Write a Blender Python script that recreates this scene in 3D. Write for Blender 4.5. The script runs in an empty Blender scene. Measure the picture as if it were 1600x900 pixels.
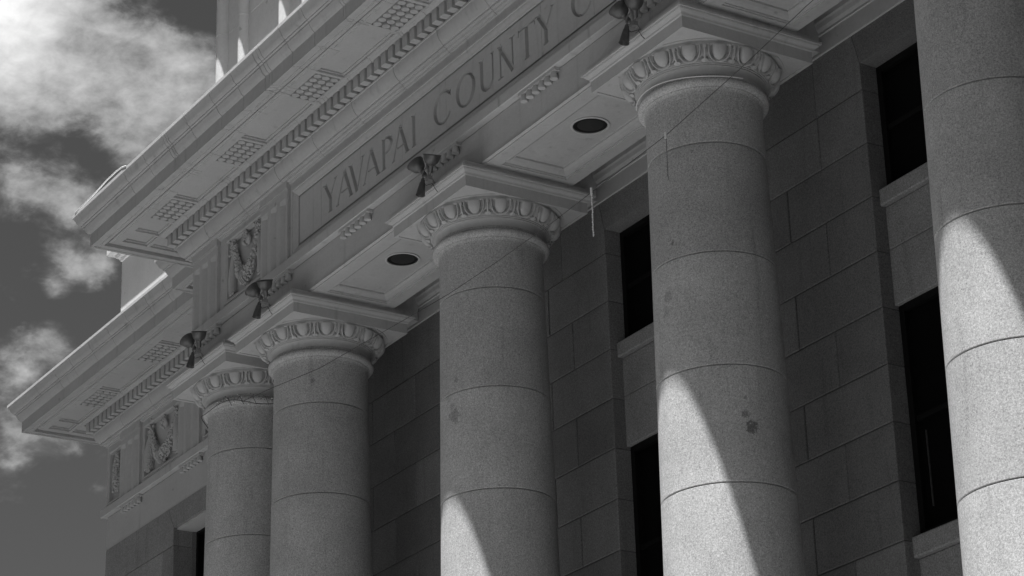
import bpy, bmesh, math, random
from mathutils import Vector, Matrix
random.seed(7)
PI = math.pi
S = bpy.context.scene
COL = S.collection
# ------------------------------------------------------------------ camera
cd = bpy.data.cameras.new('camera'); cam = bpy.data.objects.new('camera', cd); COL.objects.link(cam)
cd.sensor_width = 36; cd.lens = 89.82; cd.clip_end = 3000
_a, _p, _r = 0.5679092857, 0.3970779425, -0.0331334342
_d = Vector((-math.cos(_a)*math.cos(_p), math.sin(_a)*math.cos(_p), math.sin(_p)))
_rt = _d.cross(Vector((0, 0, 1))).normalized(); _up = _rt.cross(_d)
_rt2 = _rt*math.cos(_r)+_up*math.sin(_r); _up2 = -_rt*math.sin(_r)+_up*math.cos(_r)
M = Matrix((_rt2, _up2, -_d)).transposed().to_4x4(); M.translation = Vector((17.98868, -11.26311, -9.70092))
cam.matrix_world = M; S.camera = cam
# ------------------------------------------------------------------ render / exposure
S.view_settings.view_transform = 'Standard'; S.view_settings.look = 'None'
S.view_settings.exposure = 1.36; S.view_settings.gamma = 1
S.cycles.max_bounces = 8; S.cycles.diffuse_bounces = 5
# ------------------------------------------------------------------ sun
SUN_EL = math.radians(77.8); SUN_AZ = math.radians(22)
tosun = Vector((math.sin(SUN_AZ)*math.cos(SUN_EL), -math.cos(SUN_AZ)*math.cos(SUN_EL), math.sin(SUN_EL)))
sl = bpy.data.lights.new('sun', 'SUN'); sl.energy = 5.0; sl.angle = math.radians(0.53); sl.color = (1, 1, 1)
sun = bpy.data.objects.new('sun', sl); COL.objects.link(sun)
sun.rotation_euler = tosun.to_track_quat('Z', 'Y').to_euler(); sun.location = (0, -20, 40)
# ------------------------------------------------------------------ world: black-and-white sky with drifting clouds
W = bpy.data.worlds.new('World'); S.world = W; W.use_nodes = True
nt = W.node_tree; N = nt.nodes; LK = nt.links; N.clear()
def wn(t, **k):
    n = N.new(t)
    for a, b in k.items(): setattr(n, a, b)
    return n
def wmath(op, a, b=None, c=None, clamp=False):
    n = wn('ShaderNodeMath', operation=op, use_clamp=clamp)
    for i, v in enumerate((a, b, c)):
        if v is None: continue
        if isinstance(v, (int, float)): n.inputs[i].default_value = v
        else: LK.new(v, n.inputs[i])
    return n.outputs[0]
sky = wn('ShaderNodeTexSky', sky_type='NISHITA', sun_disc=False, sun_elevation=SUN_EL, sun_rotation=math.radians(158))
sky.air_density = 1.0; sky.dust_density = 0.6; sky.altitude = 1600
sep = wn('ShaderNodeSeparateColor'); LK.new(sky.outputs[0], sep.inputs[0])
# a monochrome film behind a red filter: mostly the red channel of the sky
skyv = wmath('ADD', wmath('MULTIPLY', sep.outputs[0], 0.75), wmath('MULTIPLY', sep.outputs[1], 0.15))
tc = wn('ShaderNodeTexCoord'); dirv = tc.outputs['Generated']
def noise(scale, detail=6, rough=.6, dist=0., vec=dirv):
    n = wn('ShaderNodeTexNoise'); n.inputs['Scale'].default_value = scale; n.inputs['Detail'].default_value = detail
    n.inputs['Roughness'].default_value = rough; n.inputs['Distortion'].default_value = dist
    LK.new(vec, n.inputs['Vector']); return n.outputs[0]
# cloud banks as directions on the sky: (direction, angular radius, weight)
def skydir(u, v):
    w = _d*3992.07+_rt2*(u-800)-_up2*(v-450); return w.normalized()
BANKS = [((-60, -40), 150, 1.3), ((60, 75), 85, .62), ((20, 20), 70, .5), ((255, 75), 75, .95), ((225, 190), 50, .6), ((318, 130), 60, .75), ((290, 30), 40, -.4), ((215, 85), 22, -.5), ((105, 70), 30, -.3), ((110, 140), 60, .55), ((210, 165), 75, .75), ((10, 125), 55, .6), ((300, 190), 60, .6), ((170, 20), 60, .45),
         ((20, 285), 42, .75), ((90, 310), 42, .75), ((150, 425), 34, .85), ((105, 405), 28, .5), ((85, 452), 24, .75), ((20, 465), 16, .3), ((130, 345), 40, .5), ((175, 385), 26, .4),
         ((60, 585), 50, .62), ((0, 565), 45, .5), ((75, 530), 26, .5), ((35, 685), 65, .48), ((125, 705), 55, .36), ((-200, 250), 160, .7), ((-260, 620), 150, .6), ((-400, 100), 220, .8), ((-520, -260), 280, .85), ((-950, 260), 260, .75), ((250, -420), 230, .75), ((-110, -330), 200, .85), ((-1400, -150), 320, .8), ((-600, 800), 240, .6), ((900, -700), 300, .7)]
acc = None
for (u, v), rad, wt in BANKS:
    c = skydir(u, v); r = rad/3992.
    vm = wn('ShaderNodeVectorMath', operation='DISTANCE'); LK.new(dirv, vm.inputs[0]); vm.inputs[1].default_value = c
    q = wmath('DIVIDE', vm.outputs['Value'], r)
    g = wmath('MULTIPLY', wmath('EXPONENT', wmath('MULTIPLY', wmath('MULTIPLY', q, q), -1.0)), wt)
    acc = g if acc is None else wmath('MAXIMUM', acc, g) if False else wmath('ADD', acc, g)
mp = wn('ShaderNodeMapping'); LK.new(dirv, mp.inputs[0]); mp.inputs['Scale'].default_value = (1, 1, 1.6); mp.inputs['Rotation'].default_value = (0.3, 0.2, 0)
n1 = noise(34, 10, .60, .25, mp.outputs[0]); n2 = noise(75, 9, .60, .15, mp.outputs[0])
elsewhere = wmath('MULTIPLY', wmath('SUBTRACT', noise(3.2, 5, .55), .52), 1.2, clamp=True)
dens = wmath('ADD', acc, wmath('MULTIPLY', wmath('SUBTRACT', n1, .5), 2.1))
dens = wmath('ADD', dens, wmath('MULTIPLY', wmath('SUBTRACT', n2, .5), .55))
mr = wn('ShaderNodeMapRange', interpolation_type='SMOOTHSTEP'); LK.new(dens, mr.inputs[0])
mr.inputs['From Min'].default_value = .22; mr.inputs['From Max'].default_value = .92
vmc = wn('ShaderNodeVectorMath', operation='DISTANCE'); LK.new(dirv, vmc.inputs[0]); vmc.inputs[1].default_value = skydir(-40, -20)
qc = wmath('DIVIDE', vmc.outputs['Value'], 130/3992.)
glow = wmath('MULTIPLY', wmath('EXPONENT', wmath('MULTIPLY', wmath('MULTIPLY', qc, qc), -1.0)), 1.3)
bright = wmath('ADD', wmath('MULTIPLY', wmath('MINIMUM', acc, 1.5), .34), wmath('MULTIPLY', wmath('SUBTRACT', n2, .27), 1.5))
bright = wmath('ADD', bright, glow)
bright = wmath('MAXIMUM', bright, .35)
cl = wmath('MULTIPLY', bright, 4.0)           # cloud radiance before the background strength
sk = wmath('MULTIPLY', skyv, 0.52); 
SKY_NODE = sk.node
mix = wn('ShaderNodeMix', data_type='FLOAT'); LK.new(mr.outputs[0], mix.inputs[0]); LK.new(sk, mix.inputs[2]); LK.new(cl, mix.inputs[3])
comb = wn('ShaderNodeCombineColor')
for i in range(3): LK.new(mix.outputs[0], comb.inputs[i])
bg = wn('ShaderNodeBackground'); bg.inputs[1].default_value = 0.05; LK.new(comb.outputs[0], bg.inputs[0])
wo = wn('ShaderNodeOutputWorld'); LK.new(bg.outputs[0], wo.inputs[0])

# ------------------------------------------------------------------ helpers
ZG = -11.3                                    # street level
class MB:
    def __init__(s): s.v = []; s.f = []
    def add(s, vs, fs):
        o = len(s.v); s.v += [tuple(v) for v in vs]; s.f += [tuple(i+o for i in f) for f in fs]; return s
    def box(s, x0, x1, y0, y1, z0, z1):
        return s.add([(x0,y0,z0),(x1,y0,z0),(x1,y1,z0),(x0,y1,z0),(x0,y0,z1),(x1,y0,z1),(x1,y1,z1),(x0,y1,z1)],
                     [(3,2,1,0),(4,5,6,7),(0,1,5,4),(1,2,6,5),(2,3,7,6),(3,0,4,7)])
    def block(s, x0, x1, y0, y1, z0, z1, c=.007, gap=.0045):
        """ashlar block whose front (-y) face has a chamfered arris all round"""
        x0 += gap; x1 -= gap; z0 += gap; z1 -= gap
        v = [(x0,y0+c,z0),(x1,y0+c,z0),(x1,y0+c,z1),(x0,y0+c,z1),(x0+c,y0,z0+c),(x1-c,y0,z0+c),(x1-c,y0,z1-c),(x0+c,y0,z1-c),
             (x0,y1,z0),(x1,y1,z0),(x1,y1,z1),(x0,y1,z1)]
        return s.add(v, [(4,5,6,7),(0,1,5,4),(1,2,6,5),(2,3,7,6),(3,0,4,7),(1,0,8,9),(2,1,9,10),(3,2,10,11),(0,3,11,8),(8,11,10,9)])
    def prism(s, poly, y0, y1):
        """poly of (x,z) anticlockwise seen from the front, from y0 (front) to y1"""
        n = len(poly); v = [(x,y0,z) for x, z in poly]+[(x,y1,z) for x, z in poly]
        return s.add(v, [tuple(range(n)), tuple(range(2*n-1, n-1, -1))]+[(i, i+n, (i+1)%n+n, (i+1)%n) for i in range(n)])
    def lathe(s, prof, n=96, c=(0,0,0), cap=False, M=None):
        o = len(s.v)
        for r, z in prof:
            for k in range(n):
                a = 2*PI*k/n; p = Vector((r*math.cos(a), r*math.sin(a), z))
                if M: p = M@p
                s.v.append((p.x+c[0], p.y+c[1], p.z+c[2]))
        m = len(prof)
        for j in range(m-1):
            for k in range(n):
                k2 = (k+1)%n; s.f.append((o+j*n+k, o+j*n+k2, o+(j+1)*n+k2, o+(j+1)*n+k))
        if cap:
            s.f.append(tuple(o+k for k in range(n-1, -1, -1))); s.f.append(tuple(o+(m-1)*n+k for k in range(n)))
        return s
    def tube(s, pts, rad, n=8):
        pts = [Vector(p) for p in pts]; m = len(pts); o = len(s.v); ref = Vector((.13, .31, .94))
        for i, p in enumerate(pts):
            t = (pts[min(i+1, m-1)]-pts[max(i-1, 0)]).normalized()
            a = t.cross(ref).normalized(); b = t.cross(a); r = rad[i] if isinstance(rad, (list, tuple)) else rad
            for k in range(n):
                q = p+(a*math.cos(2*PI*k/n)+b*math.sin(2*PI*k/n))*r; s.v.append(tuple(q))
        for i in range(m-1):
            for k in range(n):
                k2 = (k+1)%n; s.f.append((o+i*n+k, o+i*n+k2, o+(i+1)*n+k2, o+(i+1)*n+k))
        s.f.append(tuple(o+k for k in range(n-1, -1, -1))); s.f.append(tuple(o+(m-1)*n+k for k in range(n)))
        return s
    def ball(s, c, rx, ry=None, rz=None, n=8, m=5, M=None):
        ry = ry or rx; rz = rz or rx; o = len(s.v)
        for j in range(1, m):
            t = PI*j/m
            for k in range(n):
                a = 2*PI*k/n; p = Vector((rx*math.sin(t)*math.cos(a), ry*math.sin(t)*math.sin(a), rz*math.cos(t)))
                if M: p = M@p
                s.v.append((p.x+c[0], p.y+c[1], p.z+c[2]))
        for zz in (rz, -rz):
            p = Vector((0, 0, zz)); p = M@p if M else p; s.v.append((p.x+c[0], p.y+c[1], p.z+c[2]))
        top = o+(m-1)*n
        for j in range(m-2):
            for k in range(n):
                k2 = (k+1)%n; s.f.append((o+j*n+k, o+(j+1)*n+k, o+(j+1)*n+k2, o+j*n+k2))
        for k in range(n):
            k2 = (k+1)%n; s.f.append((top, o+k, o+k2)); s.f.append((top+1, o+(m-2)*n+k2, o+(m-2)*n+k))
        return s
    def build(s, name, mat, parent=None, sharp=None, off=(0,0,0)):
        me = bpy.data.meshes.new(name); me.from_pydata(s.v, [], s.f); me.validate()
        bm = bmesh.new(); bm.from_mesh(me); bmesh.ops.recalc_face_normals(bm, faces=bm.faces) if s.__dict__.get('recalc', True) else None
        bm.to_mesh(me); bm.free()
        if sharp is not None:
            me.shade_smooth(); me.set_sharp_from_angle(angle=math.radians(sharp))
        me.materials.append(mat); o = bpy.data.objects.new(name, me); COL.objects.link(o)
        if parent is not None: o.parent = parent
        o.location = off; return o
def tag(o, label, cat, group=None, kind=None):
    if label: o['label'] = label
    if cat: o['category'] = cat
    if group: o['group'] = group
    if kind: o['kind'] = kind
    return o
def thing(name, label, cat, loc, group=None):
    o = bpy.data.objects.new(name, None); COL.objects.link(o); o.location = loc; o.empty_display_size = .2
    return tag(o, label, cat, group)
def copy_tree(o, parent=None, loc=None):
    c = o.copy(); COL.objects.link(c); c.parent = parent
    if loc is not None: c.location = loc
    for ch in list(o.children): copy_tree(ch, c)
    return c

# ------------------------------------------------------------------ materials (all neutral: a black-and-white place)
def new_mat(name):
    m = bpy.data.materials.new(name); m.use_nodes = True; return m, m.node_tree, m.node_tree.nodes['Principled BSDF']
class G:
    def __init__(s, nt): s.nt = nt; s.pos = s.n('ShaderNodeNewGeometry').outputs['Position']
    def n(s, t, **k):
        x = s.nt.nodes.new(t)
        for a, b in k.items(): setattr(x, a, b)
        return x
    def put(s, v, sock):
        if isinstance(v, (int, float)): sock.default_value = v
        elif isinstance(v, (tuple, Vector)): sock.default_value = v
        else: s.nt.links.new(v, sock)
    def m(s, op, a, b=0., c=0., clamp=False):
        x = s.n('ShaderNodeMath', operation=op, use_clamp=clamp)
        for i, v in enumerate((a, b, c)): s.put(v, x.inputs[i])
        return x.outputs[0]
    def mapped(s, scale=(1,1,1), loc=(0,0,0)):
        x = s.n('ShaderNodeMapping'); s.put(s.pos, x.inputs[0]); x.inputs['Scale'].default_value = scale; x.inputs['Location'].default_value = loc
        return x.outputs[0]
    def noise(s, scale, detail=4, rough=.55, vec=None, dist=0):
        x = s.n('ShaderNodeTexNoise'); s.put(vec if vec is not None else s.pos, x.inputs['Vector'])
        x.inputs['Scale'].default_value = scale; x.inputs['Detail'].default_value = detail; x.inputs['Roughness'].default_value = rough; x.inputs['Distortion'].default_value = dist
        return x.outputs[0]
    def ramp(s, v, a, b, lo=0., hi=1.):
        x = s.n('ShaderNodeMapRange', interpolation_type='SMOOTHSTEP'); s.put(v, x.inputs[0])
        x.inputs['From Min'].default_value = a; x.inputs['From Max'].default_value = b; x.inputs['To Min'].default_value = lo; x.inputs['To Max'].default_value = hi
        return x.outputs[0]
    def grey(s, v):
        x = s.n('ShaderNodeCombineColor')
        for i in range(3): s.put(v, x.inputs[i])
        return x.outputs[0]
    def bump(s, h, strength, dist, bsdf):
        x = s.n('ShaderNodeBump'); x.inputs['Strength'].default_value = strength; x.inputs['Distance'].default_value = dist
        s.put(h, x.inputs['Height']); s.put(x.outputs[0], bsdf.inputs['Normal'])
def mat_terracotta(name, base, streak=.24):
    m, nt, b = new_mat(name); g = G(nt)
    v = g.m('MULTIPLY_ADD', g.m('SUBTRACT', g.noise(1.7, 5, .6), .5), .30, 1.0)
    v = g.m('MULTIPLY', v, g.m('MULTIPLY_ADD', g.m('SUBTRACT', g.noise(28, 4, .6), .5), .22, 1.0))
    st = g.noise(1, 5, .6, g.mapped((9, 9, .7)))
    v = g.m('MULTIPLY', v, g.m('SUBTRACT', 1.0, g.ramp(st, .56, .78, 0, streak)))
    spot = g.noise(7.5, 3, .5)
    v = g.m('MULTIPLY', v, g.m('SUBTRACT', 1.0, g.ramp(spot, .70, .78, 0, .30)))
    isl = nt.nodes.new('ShaderNodeNewGeometry').outputs['Random Per Island']
    v = g.m('MULTIPLY', v, g.m('MULTIPLY_ADD', isl, .05, .975))
    nt.links.new(g.grey(g.m('MULTIPLY', v, base)), b.inputs['Base Color'])
    b.inputs['Roughness'].default_value = .62; b.inputs['Specular IOR Level'].default_value = .25
    g.bump(g.m('ADD', g.noise(60, 3), g.m('MULTIPLY', g.noise(6, 3), 2.0)), .22, .008, b)
    return m
STAINS = [((3.80, -.13, -3.35), .055, .9), ((3.77, -.16, -3.25), .03, .7), ((3.76, -.15, -3.12), .018, .7), ((.10, -.49, -2.13), .07, .5), ((.07, -.50, -2.03), .035, .45), ((.02, -.51, -1.93), .05, .25), ((.12, -.48, -1.80), .03, .45),
          ((3.33, -.50, -2.2), .05, .4), ((3.30, -.50, -2.32), .05, .3), ((3.40, -.46, -1.78), .022, .8), ((3.60, -.38, -1.05), .02, .6), ((3.55, -.40, -4.05), .018, .9), ((3.62, -.37, -4.02), .012, .8),
          ((-2.9, -.3, -.75), .03, .5), ((-3.0, -.4, -.68), .025, .4), ((.42, -.25, -2.83), .016, .9), ((3.78, -.2, -2.80), .022, .9), ((3.7, -.28, -3.75), .014, .8), ((6.9, -.35, -1.2), .02, .6)]
def mat_granite(name, base, drums=False, stains=False, speck=1.0):
    m, nt, b = new_mat(name); g = G(nt)
    fine = g.noise(72, 3, .85); fine2 = g.noise(150, 2, .7)
    v = g.m('MULTIPLY_ADD', g.m('SUBTRACT', fine, .5), 2.0*speck, 1.0)
    v = g.m('MAXIMUM', g.m('MULTIPLY', v, g.m('MULTIPLY_ADD', g.m('SUBTRACT', fine2, .5), 1.5*speck, 1.0)), .12)
    vo = g.n('ShaderNodeTexVoronoi'); g.put(g.pos, vo.inputs['Vector']); vo.inputs['Scale'].default_value = 70
    v = g.m('MULTIPLY', v, g.m('SUBTRACT', 1.0, g.m('MULTIPLY', g.ramp(vo.outputs['Distance'], .12, .30, 1, 0), g.ramp(g.noise(40, 1), .52, .6, 0, .55*speck))))
    v = g.m('MULTIPLY', v, g.m('MULTIPLY_ADD', g.m('SUBTRACT', g.noise(2.2, 6, .65), .5), .62, 1.0))
    v = g.m('MULTIPLY', v, g.m('SUBTRACT', 1.0, g.ramp(g.noise(1, 5, .6, g.mapped((11, 11, .9))), .54, .78, 0, .20)))
    if drums:
        sx = g.n('ShaderNodeSeparateXYZ'); g.put(g.pos, sx.inputs[0])
        idx = g.m('FLOOR', g.m('DIVIDE', g.m('ADD', sx.outputs[2], .045), .935))
        cx = g.m('ROUND', g.m('DIVIDE', sx.outputs[0], 1.64))
        w = g.n('ShaderNodeTexWhiteNoise', noise_dimensions='2D'); c = g.n('ShaderNodeCombineXYZ'); g.put(idx, c.inputs[0]); g.put(cx, c.inputs[1]); g.put(c.outputs[0], w.inputs['Vector'])
        v = g.m('MULTIPLY', v, g.m('MULTIPLY_ADD', w.outputs['Value'], .20, .90))
    isl = nt.nodes.new('ShaderNodeNewGeometry').outputs['Random Per Island']
    if not drums: v = g.m('MULTIPLY', v, g.m('MULTIPLY_ADD', isl, .34, .84))
    if stains:
        acc = None; nn = g.m('MULTIPLY', g.m('SUBTRACT', g.noise(30, 4, .7), .5), 3.2)
        for c, r, w in STAINS:
            d = g.n('ShaderNodeVectorMath', operation='DISTANCE'); g.put(g.pos, d.inputs[0]); d.inputs[1].default_value = c
            q = g.m('ADD', g.m('DIVIDE', d.outputs['Value'], r), nn)
            k = g.ramp(q, .65, 1.15, w, 0)
            acc = k if acc is None else g.m('MAXIMUM', acc, k)
        v = g.m('MULTIPLY', v, g.m('SUBTRACT', 1.0, g.m('MULTIPLY', acc, .65)))
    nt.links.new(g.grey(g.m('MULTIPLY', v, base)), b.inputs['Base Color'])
    b.inputs['Roughness'].default_value = .75; b.inputs['Specular IOR Level'].default_value = .2
    g.bump(g.m('ADD', fine, g.m('MULTIPLY', g.noise(30, 3), .3)), .22, .004, b)
    return m
def mat_plain(name, base, rough=.5, metal=0., spec=.4, var=.15):
    m, nt, b = new_mat(name); g = G(nt)
    v = g.m('MULTIPLY', g.m('MULTIPLY_ADD', g.m('SUBTRACT', g.noise(25, 4, .6), .5), var*2, 1.0), base)
    nt.links.new(g.grey(v), b.inputs['Base Color']); b.inputs['Roughness'].default_value = rough; b.inputs['Metallic'].default_value = metal
    b.inputs['Specular IOR Level'].default_value = spec; return m
TC = mat_terracotta('cream_terracotta', .47)
TCL = mat_terracotta('shade_toned_letter_cut', .38)  # darker base paints groove shade into the cut letters
TCA = mat_terracotta('attic_stone', .60)
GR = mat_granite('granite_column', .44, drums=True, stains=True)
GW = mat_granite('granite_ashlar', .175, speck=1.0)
GS = mat_granite('granite_spandrel', .26)
MORT = mat_plain('mortar', .10, .9, var=.2, spec=.1)
GLASS = mat_plain('dark_window_glass', .004, .3, spec=.06, var=.1)
FRAME = mat_plain('dark_window_frame', .006, .5, spec=.15)
LENS = mat_plain('lamp_lens', .035, .35, spec=.4, var=.2)
BLK = mat_plain('lamp_black', .012, .5, spec=.3)
TRIM = mat_plain('lamp_trim', .55, .4)
IRON = mat_plain('floodlight_metal', .075, .38, spec=.7, var=.7)
IRON2 = mat_plain('bracket_metal', .22, .5, spec=.4, var=.3)
CAB = mat_plain('cable', .05, .6)
CABW = mat_plain('white_cable', .75, .5)
BULB = mat_plain('string_light_plastic', .75, .25, spec=.6, var=.3)
PAVE = mat_plain('pale_paving', .23, .9, spec=.1, var=.2)
GROUND = mat_plain('ground', .035, .95, spec=.1, var=.3)
STEP = mat_granite('step_granite', .22)

# ------------------------------------------------------------------ the setting
MB().box(-900, 900, -900, 900, ZG-.3, ZG).build('ground', GROUND)['kind'] = 'structure'
MB().box(-22, 26, -13.5, -5.93, ZG-.1, ZG+.004).build('pavement', PAVE)['kind'] = 'structure'
# added hill-shaped ring, out of view, blocks low sky light opposite the building
hm = MB(); rows = [(230, 0), (262, 58), (300, 125), (345, 170), (400, 180), (520, 120)]; NH = 90
for r, h in rows:
    for k in range(NH+1):
        a = PI*(.98+1.06*k/NH); w_ = math.sin(PI*k/NH)**.35
        hh = h*w_*(.82+.20*math.sin(k*.37)+.12*math.sin(k*.91+1)+.05*math.sin(k*2.3+r)); hm.v.append((r*math.cos(a), r*math.sin(a), ZG-1+hh))
for j in range(len(rows)-1):
    for k in range(NH): hm.f.append((j*(NH+1)+k, j*(NH+1)+k+1, (j+1)*(NH+1)+k+1, (j+1)*(NH+1)+k))
hm.build('sky_blocker_hills', mat_plain('sky_blocker_dark', .05, .95, spec=.1, var=.3), None, 60)['kind'] = 'structure'

# added unseen trees that block light from the right (one dense mass of crowns)
rt_ = random.Random(21); tm = MB(); tk = MB()
for cx, cy, hh, rr in ((25, -24, 17, 6.5), (29, -15, 19, 7), (31, -4, 20, 7), (33, 6, 18, 6.5), (22, -34, 16, 6), (40, -10, 21, 8), (41, 4, 20, 7.5), (10, -40, 16, 6.5)):
    tk.lathe([(.55, ZG-.1), (.42, ZG+2), (.36, ZG+5), (.25, ZG+9), (.08, ZG+hh*.8)], 12, (cx, cy, 0))
    lobes = []
    for k in range(16):
        a = rt_.uniform(0, 2*PI); q = rt_.uniform(.1, 1); zz = ZG+hh*rt_.uniform(.32, .88); lobes.append((Vector((cx+math.cos(a)*rr*q*.75, cy+math.sin(a)*rr*q*.75, zz)), rt_.uniform(1.6, 2.9)))
        tk.tube([(cx, cy, zz-2.5), tuple((Vector((cx, cy, zz-1.5))+lobes[-1][0])/2), tuple(lobes[-1][0])], [.16, .10, .04], 6)
    for c_, r_ in lobes:
        for k in range(150):
            d_ = Vector((rt_.gauss(0, 1), rt_.gauss(0, 1), rt_.gauss(0, 1))).normalized()*r_*rt_.random()**.4; p_ = c_+d_; u_ = Vector((rt_.gauss(0, 1), rt_.gauss(0, 1), rt_.gauss(0, 1))).normalized(); w_ = u_.cross(Vector((.3, .5, .8))).normalized(); z_ = rt_.uniform(.18, .38)
            tm.add([p_-u_*z_, p_+w_*z_*.6, p_+u_*z_, p_-w_*z_*.6], [(0, 1, 2, 3)])
tm.recalc = False
LEAF = mat_plain('blocker_leaf', .06, .6, spec=.3, var=.4); BARK = mat_plain('blocker_bark', .09, .9, spec=.1, var=.4)
to = tm.build('blocker_tree_foliage', LEAF, None); to['kind'] = 'stuff'; to['label'] = 'leafy crowns of unseen trees added to block light from the right'; to['category'] = 'trees'
tb = tk.build('blocker_tree_trunks', BARK, None, 60); tb['kind'] = 'stuff'; tb['label'] = 'bare trunks of unseen trees added to block light from the right'; tb['category'] = 'trees'

# ------------------------------------------------------------------ the courthouse
BW = thing('courthouse', 'grey stone courthouse with round columns, carved cornice and an inscribed frieze', 'building', (0, 0, ZG))
OFF = (0, 0, -ZG)
def part(name, mb, mat, sharp=30, label=None, parent=None):
    if parent is None: o = mb.build(name, mat, BW, sharp, OFF)
    else: o = mb.build(name, mat, parent, sharp)
    if label: o['label'] = label
    return o
COLX = [-4.80, -3.288, 0.0, 3.288, 6.56, 8.085]
XL, XR = -5.30, 8.588
YP, YI, YWG = -.48, .82, 1.12
PATH = [(-11.3, 9.0), (-11.3, YWG), (-5.98, YWG), (-5.98, YI), (XL, YI), (XL, YP), (XR, YP), (XR, YI), (9.27, YI), (9.27, YWG), (14.6, YWG), (14.6, 9.0)]
def sweep(mb, prof, segs, joints=None, depth=.012, half=.0055):
    """runs an open profile of (projection, height) along segments of PATH with mitred corners; joints are V grooves"""
    P = [Vector(p) for p in PATH]; nseg = len(P)-1
    D = [(P[i+1]-P[i]).normalized() for i in range(nseg)]; NN = [Vector((d.y, -d.x)) for d in D]
    def mit(i):
        if i == 0: return NN[0]
        if i == nseg: return NN[-1]
        a, b = NN[i-1], NN[i]; return (a+b)/(1+a.dot(b))
    pn = []
    m = len(prof)
    for j in range(m):
        a = Vector(prof[max(j-1, 0)]); b = Vector(prof[min(j+1, m-1)]); t = (b-a)
        if t.length < 1e-6: t = Vector((0, 1))
        t.normalize(); pn.append(Vector((t.y, -t.x)))     # points into the solid when the profile runs top to bottom outside
    for i in segs:
        rings = []
        def ring(base, mm, shrink=0.):
            vs = []
            for (p, z), q in zip(prof, pn):
                pp = p+q.x*shrink; zz = z+q.y*shrink
                vs.append((base.x+mm.x*pp, base.y+mm.y*pp, zz))
            rings.append(vs)
        ring(P[i], mit(i))
        L = (P[i+1]-P[i]).length
        for t in sorted((joints or {}).get(i, [])):
            b = P[i]+D[i]*t
            ring(b-D[i]*half, NN[i]); ring(b, NN[i], depth); ring(b+D[i]*half, NN[i])
        ring(P[i+1], mit(i+1))
        o = len(mb.v)
        for r in rings: mb.v += r
        for k in range(len(rings)-1):
            for j in range(m-1):
                mb.f.append((o+k*m+j, o+k*m+j+1, o+(k+1)*m+j+1, o+(k+1)*m+j))
    return mb
def arc(p0, p1, n, bulge):
    """curve from p0 to p1; bulge>0 convex outward (quarter-round like), <0 hollow"""
    out = []
    a = Vector(p0); b = Vector(p1); d = b-a; nrm = Vector((-d.y, d.x)) if True else None
    if nrm.x < 0: nrm = -nrm
    for k in range(1, n):
        t = k/n; out.append(tuple(a+d*t+nrm*(bulge*4*t*(1-t)))) 
    return out
PCOR = [(-.7, 2.22), (.96, 2.135), (1.02, 2.13), (1.02, 2.095), (1.012, 2.09)]
PCOR += [(1.005, 2.075), (.992, 2.055), (.985, 2.035), (.975, 2.015), (.958, 2.0), (.945, 1.992), (.945, 1.978), (.925, 1.976), (.925, 1.955)]
PCOR += arc((.918, 1.953), (.868, 1.880), 5, .10)+[(.868, 1.880), (.862, 1.878), (.862, 1.727), (.835, 1.727), (.831, 1.737), (.785, 1.737), (.781, 1.727), (.745, 1.727), (.743, 1.782), (.712, 1.782), (.710, 1.752), (.68, 1.752), (.675, 1.745), (.595, 1.745), (.595, 1.84), (.305, 1.84), (.305, 1.745), (.275, 1.745), (.268, 1.735), (.25, 1.72), (.245, 1.745), (.10, 1.745)]
# bed mouldings below the dentils
PBED = [(.07, 1.75), (.07, 1.600), (.146, 1.598), (.146, 1.605), (.158, 1.600), (.158, 1.583), (.148, 1.58)]+arc((.148, 1.575), (.09, 1.452), 7, .10)+[(.09, 1.452), (.078, 1.450), (.078, 1.428), (.05, 1.426), (.045, 1.405), (.025, 1.40), (.02, 1.385), (-.01, 1.38)]
PBED_W = PBED
# joints
def jl(L, start, step, jit=.0, lo=0, hi=None):
    out = []; t = start
    while t < (hi if hi else L-.05):
        if t > lo: out.append(t+random.uniform(-jit, jit))
        t += step
    return out
Lp = XR-XL
jc = {5: sorted(jl(Lp, .38, .515, .07)+[1.33, 1.39, 3.42, 3.49, 3.55, 5.05, 7.7, 7.76]), 1: jl(5.32, .52, .56, .06, .05, 4.2), 6: [.5], 4: [], 0: jl(7.8, .5, .55)}
jb = {5: jl(Lp, .55, .822, .0), 1: jl(5.3, .7, .88, .0)}
c = MB(); sweep(c, PCOR, [4, 5, 6], jc); part('portico_cornice', c, TC, 25)
c = MB(); sweep(c, PCOR, [0, 1, 2, 3], jc); part('wing_cornice', c, TC, 25)
c = MB(); sweep(c, PCOR, [7, 8, 9, 10], jc); part('wing_cornice', c, TC, 25)
c = MB(); sweep(c, PBED, [4, 5, 6], jb); part('bed_moulding', c, TC, 25)
c = MB(); sweep(c, PBED_W, [0, 1, 2, 3], jb); part('bed_moulding', c, TC, 25)
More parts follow.
